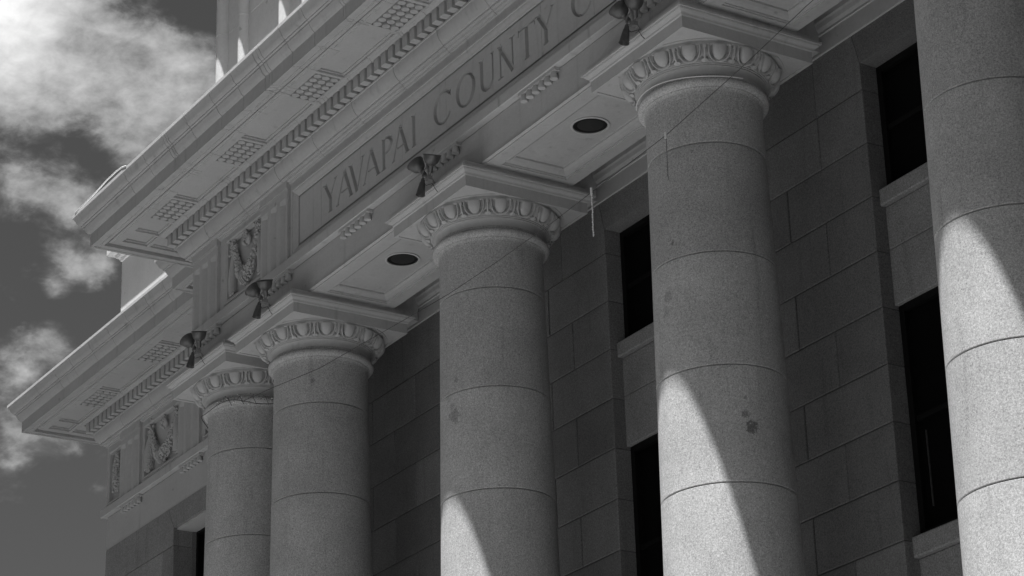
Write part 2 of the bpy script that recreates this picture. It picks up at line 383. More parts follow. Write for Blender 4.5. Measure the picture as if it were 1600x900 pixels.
# soffit: ribs and stepped frames in the channel, mutules with round guttae
def soffit_frame(mb, x0, x1, y0, y1):
    mb.box(x0+.001, x1-.001, y0+.001, y1-.001, 1.782, 1.842)
    for d0, d1, z in ((0, .022, 1.768),):
        mb.box(x0+d0, x0+d1, y0+d0, y1-d0, z, 1.795); mb.box(x1-d1, x1-d0, y0+d0, y1-d0, z, 1.795)
        mb.box(x0+d1, x1-d1, y0+d0, y0+d1, z, 1.795); mb.box(x0+d1, x1-d1, y1-d1, y1-d0, z, 1.795)
def mutule_mb(w, y0, y1, nx=6, ny=3):
    mb = MB(); t = .008
    mb.box(-w/2, w/2, y0, y0+t, 1.747, 1.842); mb.box(-w/2, w/2, y1-t, y1, 1.747, 1.842)
    mb.box(-w/2, -w/2+t, y0+t, y1-t, 1.747, 1.842); mb.box(w/2-t, w/2, y0+t, y1-t, 1.747, 1.842)
    sx = (w-2*t)/nx; sy = (y1-y0-2*t)/ny; r = min(sx, sy)/2*.90
    for i in range(nx):
        for j in range(ny):
            mb.lathe([(r*.9, 1.842), (r, 1.750), (r*.93, 1.742), (.001, 1.741)], 16, (-w/2+t+sx*(i+.5), y0+t+sy*(j+.5), 0))
    return mb
def rib(a, b, c, d): part('soffit_rib', MB().box(a, b, c, d, 1.7455, 1.842), TC, None)
def sframe(a, b, c, d): q = MB(); soffit_frame(q, a, b, c, d); part('soffit_panel', q, TC, None)
mut_xs = []
yA, yB = YP-.595, YP-.305
def run(x_start, x_end, centers, w, ya, yb, mb, corner_rib=True):
    """ribs either side of each mutule, framed plain panels between"""
    prev = x_start
    for cx in centers:
        a, b = cx-w/2, cx+w/2
        rib(a-.035, a, ya, yb); rib(b, b+.035, ya, yb)
        if a-.035-prev > .15: sframe(prev, a-.035, ya, yb)
        prev = b+.035
    if x_end-prev > .15: sframe(prev, x_end, ya, yb)
cent = [1.644*k for k in range(-3, 6)]; cent[0] = -4.90; cent[-1] = 8.19
cl_x = XL-.305; cr_x = XR+.305
for sgn, xx in ((-1, cl_x), (1, cr_x)):
    a, b = (xx, xx+.035) if sgn < 0 else (xx-.035, xx)
    rib(a, b, yA, yB)
    o0, o1 = (XL-.595, XL-.305) if sgn < 0 else (XR+.305, XR+.595)
    sframe(o0, o1, yA, yB)
    rib(o0, o1, yB, yB+.035)
    sframe(o0, o1, yB+.035, YI-.98+.38)
run(cl_x+.035, cr_x-.035, cent, .56, yA, yB, None)
mm = mutule_mb(.56, yA, yB)
mut0 = part('mutule', mm, TC, 30); mut0.location.x = cent[0]
for cx in cent[1:]:
    o = copy_tree(mut0, BW); o.location = (cx, 0, -ZG)
wc = [-10.58, -8.80, -7.02]
wA, wB = YWG-.595, YWG-.305
rib(-11.605, -11.57, wA, wB); sframe(-11.895, -11.605, wA, wB)
rib(-11.895, -11.605, wB, wB+.035); sframe(-11.895, -11.605, wB+.035, wB+1.2)
run(-11.57, -6.3, wc, .60, wA, wB, None)
mw = mutule_mb(.60, wA, wB); m0 = part('mutule', mw, TC, 30); m0.location.x = wc[0]
for cx in wc[1:]:
    o = copy_tree(m0, BW); o.location = (cx, 0, -ZG)
# dentils
def dentils(x0, x1, yf, phase=0., pitch=.1368, w=.088):
    mb = MB(); k = math.ceil((x0-phase)/pitch)
    while phase+k*pitch <= x1:
        cx = phase+k*pitch; mb.block(cx-w/2, cx+w/2, yf-.231, yf-.06, 1.6055, 1.7435, c=.004, gap=0); k += 1
    return mb
part('dentil_course', dentils(-5.50, XR+.2, YP), TC, None)
part('dentil_course', dentils(-11.50, -6.25, YWG, -11.465), TC, None)
for xa, y_, n_ in ((XL-.231, YP, 8), (XR+.13, YP, 8), (-11.531, YWG, 12)):
    d = MB()
    for k in range(n_): cy = y_-.10+k*.1368; d.box(xa, xa+.17 if xa < 0 else xa+.101, cy-.044, cy+.044, 1.59, 1.7435)
    part('dentil_course', d, TC, None)
part('dentil_course', dentils(-6.15, -5.6, YI, -6.15), TC, None)

# ---- frieze
PFR = [(-.055, 1.42), (-.055, .50)]
f = MB(); sweep(f, PFR, [4, 5, 6]); 
def rails(mb, x0, x1, y, holes, zlo=.615, zhi=1.285, d=.055, p=0.):
    """front slab with rectangular holes (x0,x1,z0,z1), reveal depth d"""
    prev = x0
    for a, b, z0, z1 in holes:
        if a-prev > .002: mb.box(prev, a, y-p, y+d-.002, .50, 1.40)
        mb.box(a, b, y-p, y+d-.002, .50, z0); mb.box(a, b, y-p, y+d-.002, z1, 1.40); prev = b
    if x1-prev > .002: mb.box(prev, x1, y-p, y+d-.002, .50, 1.40)
ph = [(-4.47, -3.635, .615, 1.285), (-2.99, 3.288-.0+2.99, .565, 1.30), (3.288+3.635, 3.288+4.47, .615, 1.285)]
rails(f, XL, XR, YP, ph)
f.box(XL, XL+.053, YP+.055, YI, .50, 1.40); f.box(XR-.053, XR, YP+.055, YI, .50, 1.40)
f.box(XL+.06, XR-.06, YP+.06, YP+.5, .5, 2.0)
part('frieze', f, TC, None)
def frame(mb, x0, x1, z0, z1, y, prof):
    """picture frame: prof = (distance inward, projection towards -y)"""
    rings = []
    for d, p in prof: rings.append([(x0+d, y-p, z0+d), (x1-d, y-p, z0+d), (x1-d, y-p, z1-d), (x0+d, y-p, z1-d)])
    o = len(mb.v)
    for r in rings: mb.v += r
    for k in range(len(rings)-1):
        for j in range(4): mb.f.append((o+k*4+j, o+k*4+(j+1)%4, o+(k+1)*4+(j+1)%4, o+(k+1)*4+j))
    return mb
fr = MB()
ix0, ix1 = -2.99, 3.288+2.99
frame(fr, ix0, ix1, .565, 1.30, YP, [(-.002, -.01), (0, .018), (.022, .018), (.026, .008), (.034, .008), (.05, .002), (.07, -.012), (.088, -.02), (.09, -.028), (.108, -.028), (.112, -.04)])
# triglyph blocks
def triglyph(w):
    mb = MB(); p = .034; g = w/3.
    xs = []; gw = g*.34
    prof = [(-w/2, p)]
    for k in range(3):
        cx = -w/2+g*(k+.5); prof += [(cx-gw, p), (cx, -.012), (cx+gw, p)]
    prof += [(w/2, p)]
    zb, za, zt, ztop = .545, 1.20, 1.245, 1.33
    o = len(mb.v); n = len(prof)
    for z, lvl in ((zb, 0), (za, 0), (zt, 1), (ztop, 1)):
        for x, q in prof: mb.v.append((x, -(p if lvl else q), z))
    for r in range(3):
        for i in range(n-1): mb.f.append((o+r*n+i, o+r*n+i+1, o+(r+1)*n+i+1, o+(r+1)*n+i))
    mb.recalc = False
    for x, s in ((-w/2, 1), (w/2, -1)):
        o = len(mb.v); mb.v += [(x, -p, zb), (x, .03, zb), (x, .03, ztop), (x, -p, ztop)]; mb.f.append((o, o+3, o+2, o+1) if s > 0 else (o, o+1, o+2, o+3))
    mb.box(-w/2-.004, w/2+.004, -p-.014, .03, 1.335, 1.425)
    mb.box(-w/2-.001, w/2+.001, -p-.006, .03, 1.322, 1.337)
    return mb
tg = part('triglyph', triglyph(.60), TC, 20); tg.location = (-4.955, YP, -ZG)
for x, y in ((-3.335, YP), (3.288+3.335, YP), (3.288+4.955, YP), (-10.515, YWG), (-8.77, YWG), (-6.95, YWG), (-5.64, YI)):
    o = copy_tree(tg, BW); o.location = (x, y, -ZG)
# wing frieze
fw = MB(); sweep(fw, PFR, [0, 1, 2, 3])
wh = [(-11.21, -10.83, .60, 1.262), (-10.13, -9.055, .62, 1.28), (-8.36, -7.30, .62, 1.28), (-6.6, -6.05, .62, 1.28)]
rails(fw, -11.3, -5.98, YWG, wh)
fw.box(-11.3, -11.25, YWG+.055, 9, .50, 1.40)
rails(fw, -5.98, -5.32, YI, [])
fw.box(-5.98, -5.93, YI+.055, YWG+.05, .50, 1.40)
fw.box(-11.24, -5.32, YWG+.06, YWG+.5, -.3, 2.0)
part('frieze', fw, TC, None)
part('panel_frame', fr, TC, None)
for a, b, z0, z1 in (ph[0], ph[2]):
    q = MB(); frame(q, a-.05, b+.05, z0-.02, z1+.045, YP, [(0, -.002), (0, .012), (.02, .012), (.03, .003), (.045, .002), (.05, -.04)]); part('panel_frame', q, TC, None)
for a, b, z0, z1 in wh[:3]:
    q = MB(); frame(q, a-.04, b+.04, z0-.02, z1+.04, YWG, [(0, -.002), (0, .012), (.018, .012), (.027, .003), (.035, .002), (.04, -.04)]); part('panel_frame', q, TC, None)

# ---- the inscription, cut into its panel with V grooves
LD = .048
def wedge(mb, a, b, wa, wb, ya, d=LD):
    """V groove from a to b ((x,z)) with widths"""
    a = Vector(a); b = Vector(b); t = (b-a).normalized(); n = Vector((-t.y, t.x)); e = .006
    top = []
    sa = (wa/2)*(1+e/d); sb = (wb/2)*(1+e/d)
    da = d*min(1, wa/.04)+.002; db = d*min(1, wb/.04)+.002
    P = [a+n*sa, a-n*sa, b-n*sb, b+n*sb]
    v = [(q.x, ya-e, q.y) for q in P]+[(a.x, ya+da, a.y), (b.x, ya+db, b.y)]
    mb.add(v, [(0, 3, 2, 1), (0, 1, 4), (2, 3, 5), (1, 2, 5, 4), (3, 0, 4, 5)])
def ringcut(mb, cx, cz, rx, rz, a0, a1, wfun, ya, n=28, d=LD):
    e = .006; secs = []
    for k in range(n+1):
        t = a0+(a1-a0)*k/n; w = wfun(t); q = Vector((cx+rx*math.cos(t), cz+rz*math.sin(t))); nn = Vector((math.cos(t)*rz, math.sin(t)*rx)).normalized()
        s_ = w/2*(1+e/d); dd = d*min(1, w/.04)+.002
        o1 = q+nn*s_; o2 = q-nn*s_; secs.append([(o1.x, ya-e, o1.y), (o2.x, ya-e, o2.y), (q.x, ya+dd, q.y)])
    full = abs(abs(a1-a0)-2*PI) < 1e-3
    if full: secs = secs[:-1]
    o = len(mb.v)
    for s_ in secs: mb.v += s_
    m = len(secs)
    for k in range(m if full else m-1):
        k2 = (k+1)%m
        for j in range(3): mb.f.append((o+k*3+j, o+k2*3+j, o+k2*3+(j+1)%3, o+k*3+(j+1)%3))
    if not full:
        mb.f.append((o, o+1, o+2)); mb.f.append((o+(m-1)*3+2, o+(m-1)*3+1, o+(m-1)*3))
ZB, ZT = .770, 1.090; H = ZT-ZB; TH, TN, SE = .054, .028, .026
def glyph(ch, x0, x1, yl):
    """returns a list of cutters, one closed solid each"""
    out = []; w = x1-x0; cx = (x0+x1)/2
    def st(a, b, wa=TH, wb=None):
        q = MB(); wedge(q, a, b, wa, wb if wb else wa, yl); out.append(q)
    def serif(x, z, L=.085): st((x-L/2, z), (x+L/2, z), .018)
    def rg(*a, **k): q = MB(); ringcut(q, *a, yl, **k); out.append(q)
    if ch == 'I': st((cx, ZB), (cx, ZT)); serif(cx, ZB); serif(cx, ZT)
    elif ch == 'A':
        st((x0+.02, ZB), (cx, ZT+.006), TN); st((x1-.02, ZB), (cx-.004, ZT+.006), TH); st((x0+w*.30, ZB+H*.33), (x1-w*.28, ZB+H*.33), TN*.8)
        serif(x0+.02, ZB, .06); serif(x1-.02, ZB)
    elif ch == 'V':
        st((x0+.02, ZT), (cx, ZB-.006), TH); st((x1-.02, ZT), (cx+.004, ZB-.006), TN); serif(x0+.02, ZT); serif(x1-.02, ZT, .06)
    elif ch == 'Y':
        st((x0+.02, ZT), (cx, ZB+H*.46), TH); st((x1-.02, ZT), (cx, ZB+H*.46), TN); st((cx, ZB), (cx, ZB+H*.5), TH); serif(x0+.02, ZT); serif(x1-.02, ZT, .06); serif(cx, ZB)
    elif ch == 'P':
        st((x0+.02, ZB), (x0+.02, ZT)); serif(x0+.02, ZB); serif(x0+.01, ZT, .05)
        rg(x0+.05, ZB+H*.74, w-.07, H*.25, -PI/2, PI/2, lambda t: TN+(TH-TN)*max(0, math.cos(t)))
        st((x0+.02, ZT-.003), (x0+.055, ZT-.003), TN*.8); st((x0+.02, ZB+H*.49), (x0+.055, ZB+H*.49), TN*.8)
    elif ch == 'R':
        for q in glyph('P', x0, x0+w*.8, yl): out.append(q)
        st((x0+w*.4, ZB+H*.5), (x1-.01, ZB), TH); serif(x1-.01, ZB)
    elif ch == 'O': rg(cx, (ZB+ZT)/2, w/2-TH/2, H/2-.004, 0, 2*PI, lambda t: TN+(TH*1.1-TN)*math.cos(t+.25)**2)
    elif ch == 'C':
        rg(x0+w*.55, (ZB+ZT)/2, w*.55-TH/2, H/2-.004, .62, 2*PI-.62, lambda t: TN+(TH*1.1-TN)*(math.cos(t+.25)**2 if math.cos(t) < 0 else .1))
        st((x1-.012, ZT-.03), (x1-.012, ZT-.09), .022, .012)
    elif ch == 'U':
        xl, xr = x0+.025, x1-.02; r = (xr-xl)/2; zc = ZB+r*.95
        st((xl, zc-.004), (xl, ZT), TH); st((xr, zc-.004), (xr, ZT), TN); serif(xl, ZT); serif(xr, ZT, .055)
        rg((xl+xr)/2, zc, r, r*.95, PI, 2*PI, lambda t: TH+(TN-TH)*(t-PI)/PI)
    elif ch == 'N':
        xl, xr = x0+.02, x1-.02; st((xl, ZB), (xl, ZT), TN); st((xr, ZB-.005), (xr, ZT), TN); st((xl-.01, ZT), (xr, ZB-.005), TH*1.1); serif(xl, ZB); serif(xr, ZT); serif(xl-.02, ZT, .05)
    elif ch == 'T':
        st((cx, ZB), (cx, ZT)); serif(cx, ZB); st((x0, ZT-.004), (x1, ZT-.004), TN); st((x0+.004, ZT), (x0-.006, ZT-.06), .020, .010); st((x1-.004, ZT+.01), (x1+.002, ZT-.055), .020, .010)
    elif ch == 'H':
        xl, xr = x0+.02, x1-.02; st((xl, ZB), (xl, ZT)); st((xr, ZB), (xr, ZT)); st((xl, (ZB+ZT)/2), (xr, (ZB+ZT)/2), TN)
        for x in (xl, xr): serif(x, ZB); serif(x, ZT)
    elif ch == 'E':
        st((x0+.02, ZB), (x0+.02, ZT)); 
        for z in (ZB+.003, (ZB+ZT)/2, ZT-.003): st((x0+.02, z), (x1, z), TN)
    elif ch == 'S':
        r = H/4; rg(cx, ZB+3*r, w/2-.02, r, .5, 1.5*PI, lambda t: TN+.01*abs(math.sin(t))); rg(cx, ZB+r, w/2-.02, r, -PI+.5, PI/2, lambda t: TN+.01*abs(math.sin(t)))
    return out
YPL = YP+.028
LET = [('Y', -2.355, -2.095), ('A', -2.095, -1.775), ('V', -1.83, -1.535), ('A', -1.555, -1.235), ('P', -1.17, -.98), ('A', -.98, -.675), ('I', -.61, -.535),
       ('C', -.205, .115), ('O', .20, .545), ('U', .63, .865), ('N', .955, 1.20), ('T', 1.285, 1.55), ('Y', 1.585, 1.865),
       ('C', 2.13, 2.45), ('O', 2.54, 2.885), ('U', 2.97, 3.205), ('R', 3.29, 3.53), ('T', 3.58, 3.845), ('H', 3.92, 4.19), ('O', 4.27, 4.615), ('U', 4.70, 4.935), ('S', 5.02, 5.18), ('E', 5.26, 5.45)]
slab = MB().box(ix0+.10, ix1-.10, YPL, YPL+.06, .59, 1.20).build('inscription_panel', TC, None)
# cut letters in three passes so that no cutter overlaps itself
passes = [[], [], [], [], [], []]
for ch, a, b in LET:
    for i, q in enumerate(glyph(ch, a, b, YPL)): passes[min(i, 5)].append(q)
def boolean(target, cutters):
    big = MB()
    for q in cutters: big.add(q.v, q.f)
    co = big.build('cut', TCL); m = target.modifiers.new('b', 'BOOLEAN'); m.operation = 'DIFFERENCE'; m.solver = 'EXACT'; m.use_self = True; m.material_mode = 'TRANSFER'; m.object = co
    dg = bpy.context.evaluated_depsgraph_get(); me = bpy.data.meshes.new_from_object(target.evaluated_get(dg))
    old = target.data; target.modifiers.clear(); target.data = me; bpy.data.meshes.remove(old)
    cm = co.data; bpy.data.objects.remove(co); bpy.data.meshes.remove(cm)
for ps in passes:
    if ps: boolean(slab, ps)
hair = []
for k in range(11):
    q = MB(); wedge(q, (-2.42+.815*k, .55), (-2.42+.815*k, 1.24), .006, .006, YPL); hair.append(q)
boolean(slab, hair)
slab.data.name = 'inscription_panel'; slab.parent = BW; slab.location = OFF
slab['label'] = 'stone panel with large engraved Roman letters YAVAPAI COUNTY COURTHOUSE'

# ---- festoons
def festoon(w, h, rich):
    """relief hanging between two knots; origin at the panel's back plane centre bottom"""
    mb = MB(); rnd = random.Random(5 if rich else 9)
    hw = w/2
    # swag
    pts = []; rad = []
    n = 22; xa = hw*.66
    zt, zl = h*.80, h*.235
    for k in range(n+1):
        t = -1+2*k/n; x = xa*t; z = zl+(zt-zl)*(abs(t)**2.2); pts.append((x, -.028, z)); rad.append((.034+(.095 if rich else .075)*(1-abs(t)**1.3)**1.2)*h/.67)
    mb.tube(pts, [r*.72 for r in rad], 12)
    for k in range(700 if rich else 480):
        i = rnd.uniform(0, n); a = int(min(i, n-1)); q = Vector(pts[a]).lerp(Vector(pts[a+1]), i-a); r = rad[a]*.85
        tdir = (Vector(pts[a+1])-Vector(pts[a])).normalized(); nn = Vector((tdir.z, 0, -tdir.x)); th = rnd.uniform(-1.5, 1.5)
        off = nn*(r*math.sin(th))+Vector((0, -1, 0))*(r*math.cos(th)*.8)
        s_ = rnd.uniform(.009, .019); off = off*rnd.uniform(.86, 1.12)
        rot = Matrix.Rotation(rnd.uniform(0, PI), 3, 'Y')
        mb.ball(q+off, s_*1.5, s_*.9, s_*.8, 6, 4, rot)
    # band round the middle of the swag
    for dx in (-.03, .0, .03):
        c_ = []; 
        for k in range(9):
            th = -1.6+3.2*k/8; c_.append((dx+.0, -.028-rad[n//2]*.98*math.cos(th)*.86, zl+rad[n//2]*1.0*math.sin(th)))
        mb.tube(c_, .007, 5)
    # knots and side drops
    for s_ in (-1, 1):
        kx = s_*hw*.72
        for k in range(60):
            mb.ball((kx+rnd.gauss(0, .030), -.03-rnd.random()*.035, h*.86+rnd.gauss(0, .04)), rnd.uniform(.009, .019), None, None, 6, 4, Matrix.Rotation(rnd.uniform(0, 3), 3, 'X'))
        dp = []; dr = []
        for k in range(12):
            t = k/11; dp.append((kx+s_*.05*math.sin(t*2.2), -.026, h*(.84-.74*t))); dr.append((.022+.030*math.sin(min(1, t*1.15)*PI*.62))*(1.5 if rich else 1))
        mb.tube(dp, dr, 9)
        if rich:
            for k in range(220):
                t = rnd.random(); a = t*11; i = min(int(a), 10); q = Vector(dp[i]).lerp(Vector(dp[i+1]), a-i); th = rnd.uniform(-1.5, 1.5)
                mb.ball(q+Vector((math.sin(th), -math.cos(th)*.8, 0))*dr[i], rnd.uniform(.007, .014), None, .014, 6, 4)
        else:
            for dx in (-.022, .0, .022):
                mb.tube([(x+dx*(.5+j/11*.9), y-.018, z) for j, (x, y, z) in enumerate(dp)], .009, 5)
        e = dp[-1]
        for k in range(7): mb.ball((e[0]+(k-3)*.014, e[1]-.02, e[2]-.012), .012, None, .02, 6, 4)
    # ribbon and mask-like boss at the top centre
    for s_ in (-1, 1):
        c_ = []
        for k in range(15):
            t = k/14; c_.append((s_*(.02+.045*math.sin(t*PI)), -.02-.02*math.sin(t*PI), h*(.92-.16*t)))
        mb.tube(c_, [.014+.010*math.sin(k/14*PI) for k in range(15)], 7)
    mb.ball((0, -.03, h*.84), .028, .02, .04, 10, 7)
    for k in range(16): mb.ball((rnd.gauss(0, .03), -.05, h*.92+rnd.gauss(0, .02)), .014, None, None, 6, 4)
    return mb
fe = part('festoon', festoon(.80, .66, False), TC, 50); fe.location = (-4.053, YP+.05, -ZG+.62)
o = copy_tree(fe, BW); o.location = (3.288+4.053, YP+.05, -ZG+.62)
fr_ = part('festoon', festoon(1.04, .66, True), TC, 50); fr_.location = (-9.59, YWG+.05, -ZG+.62)
for x in (-7.83,): o = copy_tree(fr_, BW); o.location = (x, YWG+.05, -ZG+.62)
# narrow corner drop
q = MB(); rnd = random.Random(3)
dp = [(0.0+.01*math.sin(k), -.02, .60-.048*k) for k in range(12)]; dr = [.03+.045*math.sin(min(1, (k+1)/11)*PI*.75) for k in range(12)]
q.tube(dp, [r*.8 for r in dr], 10)
for k in range(240):
    a = rnd.random()*11; i = min(int(a), 10); p = Vector(dp[i]).lerp(Vector(dp[i+1]), a-i); th = rnd.uniform(-1.6, 1.6)
    q.ball(p+Vector((math.sin(th), -math.cos(th)*.8, 0))*dr[i], rnd.uniform(.011, .022), None, .018, 6, 4)
fd = part('festoon', q, TC, 50); fd.location = (-11.02, YWG+.05, -ZG+.62)

# ---- taenia, regulae, guttae, architrave
PTA = [(-.03, .545), (.0, .543), (.05, .536), (.055, .53), (.055, .435), (.045, .43), (-.02, .43), (-.02, .425)]
PAR = [(-.02, .43), (-.02, .098), (-.012, .094), (-.004, .088), (-.002, .075), (-.012, .068), (-.022, .064), (-.022, .052), (-.06, .05)]
jt = {5: jl(Lp, .6, 1.15, .0), 1: [1.75, 3.5]}
t = MB(); sweep(t, PTA, [4, 5, 6], jt, .004, .003); part('taenia', t, TC, None)
t = MB(); sweep(t, PTA, [0, 1, 2, 3], jt, .004, .003); part('taenia', t, TC, None)
def regula(w=.58):
    mb = MB(); mb.box(-w/2, w/2, -.042, .03, .400, .4298)
    n = 6; s_ = w/n
    for k in range(n):
        cx = -w/2+s_*(k+.5); mb.lathe([(.025, .402), (.036, .340), (.033, .333), (.001, .332)], 18, (cx, -.014, 0))
    return mb
rg0 = part('regula', regula(), TC, 35); rg0.location = (-4.93, YP, -ZG)
for x, y in [(1.644*k, YP) for k in range(-2, 5)]+[(3.288+4.93, YP), (-10.48, YWG), (-8.72, YWG), (-6.95, YWG)]:
    o = copy_tree(rg0, BW); o.location = (x, y, -ZG)
a = MB(); sweep(a, PAR, [4, 5, 6], {5: [2.2, 5.3, 8.6, 11.7]}, .003, .002)
ZS = .052
def soffit_bay(mb, x0, x1, y0, y1):
    """plate with stepped coffer between two columns"""
    def ringf(r0, z0, r1, z1):
        o = len(mb.v)
        for (a0, a1, b0, b1), z in ((r0, z0), (r1, z1)): mb.v.extend([(a0, b0, z), (a1, b0, z), (a1, b1, z), (a0, b1, z)])
        for j in range(4): mb.f.append((o+j, o+(j+1)%4, o+4+(j+1)%4, o+4+j))
    def rc(dx, dy): return (x0+dx, x1-dx, y0+dy, y1-dy)
    seq = [((.0, .0), ZS), ((.74, .115), ZS), ((.741, .116), ZS+.012), ((.752, .127), ZS+.012), ((.753, .128), ZS+.024), ((.775, .15), ZS+.027), ((.80, .175), ZS+.038), ((.818, .193), ZS+.055), ((.822, .197), ZS+.055), ((.823, .198), ZS+.072), ((.835, .21), ZS+.074)]
    for (d0, z0), (d1, z1) in zip(seq, seq[1:]): ringf(rc(*d0), z0, rc(*d1), z1)
    r = rc(*seq[-1][0]); mb.add([(r[0], r[2], seq[-1][1]), (r[1], r[2], seq[-1][1]), (r[1], r[3], seq[-1][1]), (r[0], r[3], seq[-1][1])], [(0, 1, 2, 3)])
YB = .475
for i in range(5):
    x0, x1 = COLX[i], COLX[i+1]
    if x1-x0 > 2: soffit_bay(a, x0, x1, YP+.045, YB)
    else: a.add([(x0, YP+.045, ZS), (x1, YP+.045, ZS), (x1, YB, ZS), (x0, YB, ZS)], [(0, 1, 2, 3)])
a.add([(XL+.03, YP+.045, ZS), (COLX[0], YP+.045, ZS), (COLX[0], YB, ZS), (XL+.03, YB, ZS)], [(0, 1, 2, 3)])
a.add([(COLX[5], YP+.045, ZS), (XR-.03, YP+.045, ZS), (XR-.03, YB, ZS), (COLX[5], YB, ZS)], [(0, 1, 2, 3)])
a.add([(XL+.03, YB, ZS), (XR-.03, YB, ZS), (XR-.03, YB, .6), (XL+.03, YB, .6)], [(0, 1, 2, 3)])
a.box(XL+.05, XR-.05, YP+.06, YB-.02, .20, .42)
part('architrave', a, TC, None)
# cross beams from the architrave to the wall over every column, and the ceiling between
cb = MB(); cb.box(-.48, .48, YB+.002, .86, ZS+.003, .70)
b0 = part('cross_beam', cb, TC, None); b0.location.x = COLX[0]
for x in COLX[1:]: o = copy_tree(b0, BW); o.location = (x, 0, -ZG)
part('portico_ceiling', MB().box(XL+.03, XR-.03, YP+.5, 1.5, .56, .7), TC, None)
wcm = MB()
WCP = [(.02, .58), (.16, .56), (.16, .50), (.15, .49), (.13, .44), (.10, .41), (.095, .395), (.075, .39), (.075, .30), (.065, .285), (.055, .25), (.035, .225), (.035, .205), (.022, .20), (.022, .045), (-.05, .043)]
o_ = len(wcm.v); nW = len(WCP)
for x in (XL-.6, XR+.6):
    for p, z in WCP: wcm.v.append((x, .90-p, z))
for j in range(nW-1): wcm.f.append((o_+j, o_+j+1, o_+nW+j+1, o_+nW+j))
part('wall_cornice', wcm, TC, None)
# wing architrave
PAW = [(-.02, .43), (-.02, -.004), (-.05, -.006)]
a = MB(); sweep(a, PAW, [0, 1, 2, 3], {1: [2.1, 4.0]}, .003, .002); part('architrave', a, TC, None)

# ---- ashlar walls
CH = .467
wins = [(-2.33, -.91, 'side'), (.52, 2.768, 'mid'), (4.195, 5.62, 'side')]
wl = MB(); mo = MB()
def pier(x0, x1, yf, yb, joints_even, joints_odd, r0, r1, top=None):
    for r in range(r0, r1):
        zt = -CH*r; zb = -CH*(r+1)
        if r == r0 and top is not None: zt = top
        js = sorted(j for j in (joints_even if r%2 == 0 else joints_odd) if x0+.12 < j < x1-.12)
        e = [x0]+js+[x1]
        for p, q in zip(e, e[1:]): wl.block(p, q, yf, yb, zb, zt)
import itertools
piers = [(-5.98, -2.33), (-.91, .52), (2.768, 4.195), (5.62, 9.27)]
JE = [-5.1, -4.2, -3.396, -.5, 3.614, 3.614+.0, 6.5, 7.4, 8.3]; JO = [-5.5, -4.7, -3.85, -2.965, -.066, 3.16, 6.1, 7.0, 7.9, 8.8]
JE = sorted(set(JE+[.12])); 
YW = .90; YR = 1.03
for (x0, x1) in piers:
    pier(x0, x1, YW, YW+.19, [3.161, -.066, -3.396, -5.1, -4.2, 6.5, 7.4, 8.3], [3.614, -.45, -2.97, -3.85, -4.7, -5.5, 6.1, 7.0, 7.9, 8.8], 1, 20)
# top course with the skewback lintels
def top_course(x0, x1, l, r, js):
    zt, zb = .05, -CH; zl = -.237
    L = x0 if not l else x0; 
    e = [x0]+js+[x1]
    for i, (p, q) in enumerate(zip(e, e[1:])):
        a_ = p; b_ = q; g_ = .003
        poly = [(a_+g_, zb+g_), (b_-g_, zb+g_)]
        if i == len(e)-2 and r: poly += [(b_-g_, zl), (b_-.07-g_, zt)]
        else: poly += [(b_-g_, zt)]
        if i == 0 and l: poly += [(a_+.07+g_, zt), (a_+g_, zl)]
        else: poly += [(a_+g_, zt)]
        wl.prism(poly, YW, YW+.19)
top_course(-5.98, -2.33, False, True, [-5.0, -4.0, -3.2]); top_course(-.91, .52, True, True, [-.2]); top_course(2.768, 4.195, True, True, [3.612]); top_course(5.62, 9.27, True, False, [6.4, 7.4, 8.4])
wparts = []
for x0, x1, kind in wins:
    wl.prism([(x0+.003, -.235), (x1-.003, -.235), (x1+.067, .05), (x0-.067, .05)], YW, YW+.19)
    # recessed spandrels, in courses
    def span(z0, z1, js): 
        e = [x0-.01]+js+[x1+.01]
        for p, q in zip(e, e[1:]): part('spandrel', MB().block(p, q, YR, YR+.15, z0, z1, gap=.0025), GS, None)
    span(-1.835, -1.47, []); span(-2.305, -1.835, [])
    span(-4.67, -4.33, []); span(-5.14, -4.67, []); 
    span(-9.3, -7.2, [])
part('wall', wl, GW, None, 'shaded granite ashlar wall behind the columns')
mo.box(-5.97, -2.34, YW+.012, YW+.3, -9.3, .02); mo.box(-.90, .51, YW+.012, YW+.3, -9.3, .02); mo.box(2.778, 4.185, YW+.012, YW+.3, -9.3, .02); mo.box(5.63, 9.26, YW+.012, YW+.3, -9.3, .02)
part('mortar_bed', mo, MORT, None)
def window(x0, x1, z0, z1, yb=1.10, side=True, strip=False):
    w = MB(); t = .055
    w.box(x0-.02, x0+t, yb-.03, yb+.04, z0, z1); w.box(x1-t, x1+.02, yb-.03, yb+.04, z0, z1)
    w.box(x0+t, x1-t, yb-.03, yb+.04, z1-t, z1+.02); w.box(x0+t, x1-t, yb-.03, yb+.04, z0-.02, z0+t)
    n = 1 if x1-x0 < 1.8 else 2
    for k in range(1, n+1):
        cx = x0+(x1-x0)*k/(n+1); w.box(cx-.022, cx+.022, yb-.018, yb+.03, z0+t, z1-t)
    zm = (z0+z1)/2; w.box(x0+t, x1-t, yb-.012, yb+.02, zm-.02, zm+.02)
    wo_ = part('window', w, FRAME, None)
    g_ = MB().box(x0, x1, yb+.012, yb+.02, z0, z1); go = g_.build('glass', GLASS, wo_)
    if strip: MB().box(strip[0]-.0022, strip[0]+.0022, yb-.006, yb+.008, strip[1], strip[2]).build('blind_edge', IRON, wo_)
    return wo_
def sill(x0, x1, z0, z1, y0, y1):
    m_ = MB().block(x0-.005, x1+.005, y0, y1, z0, z1, c=.01, gap=0); return part('window_sill', m_, GS, None)
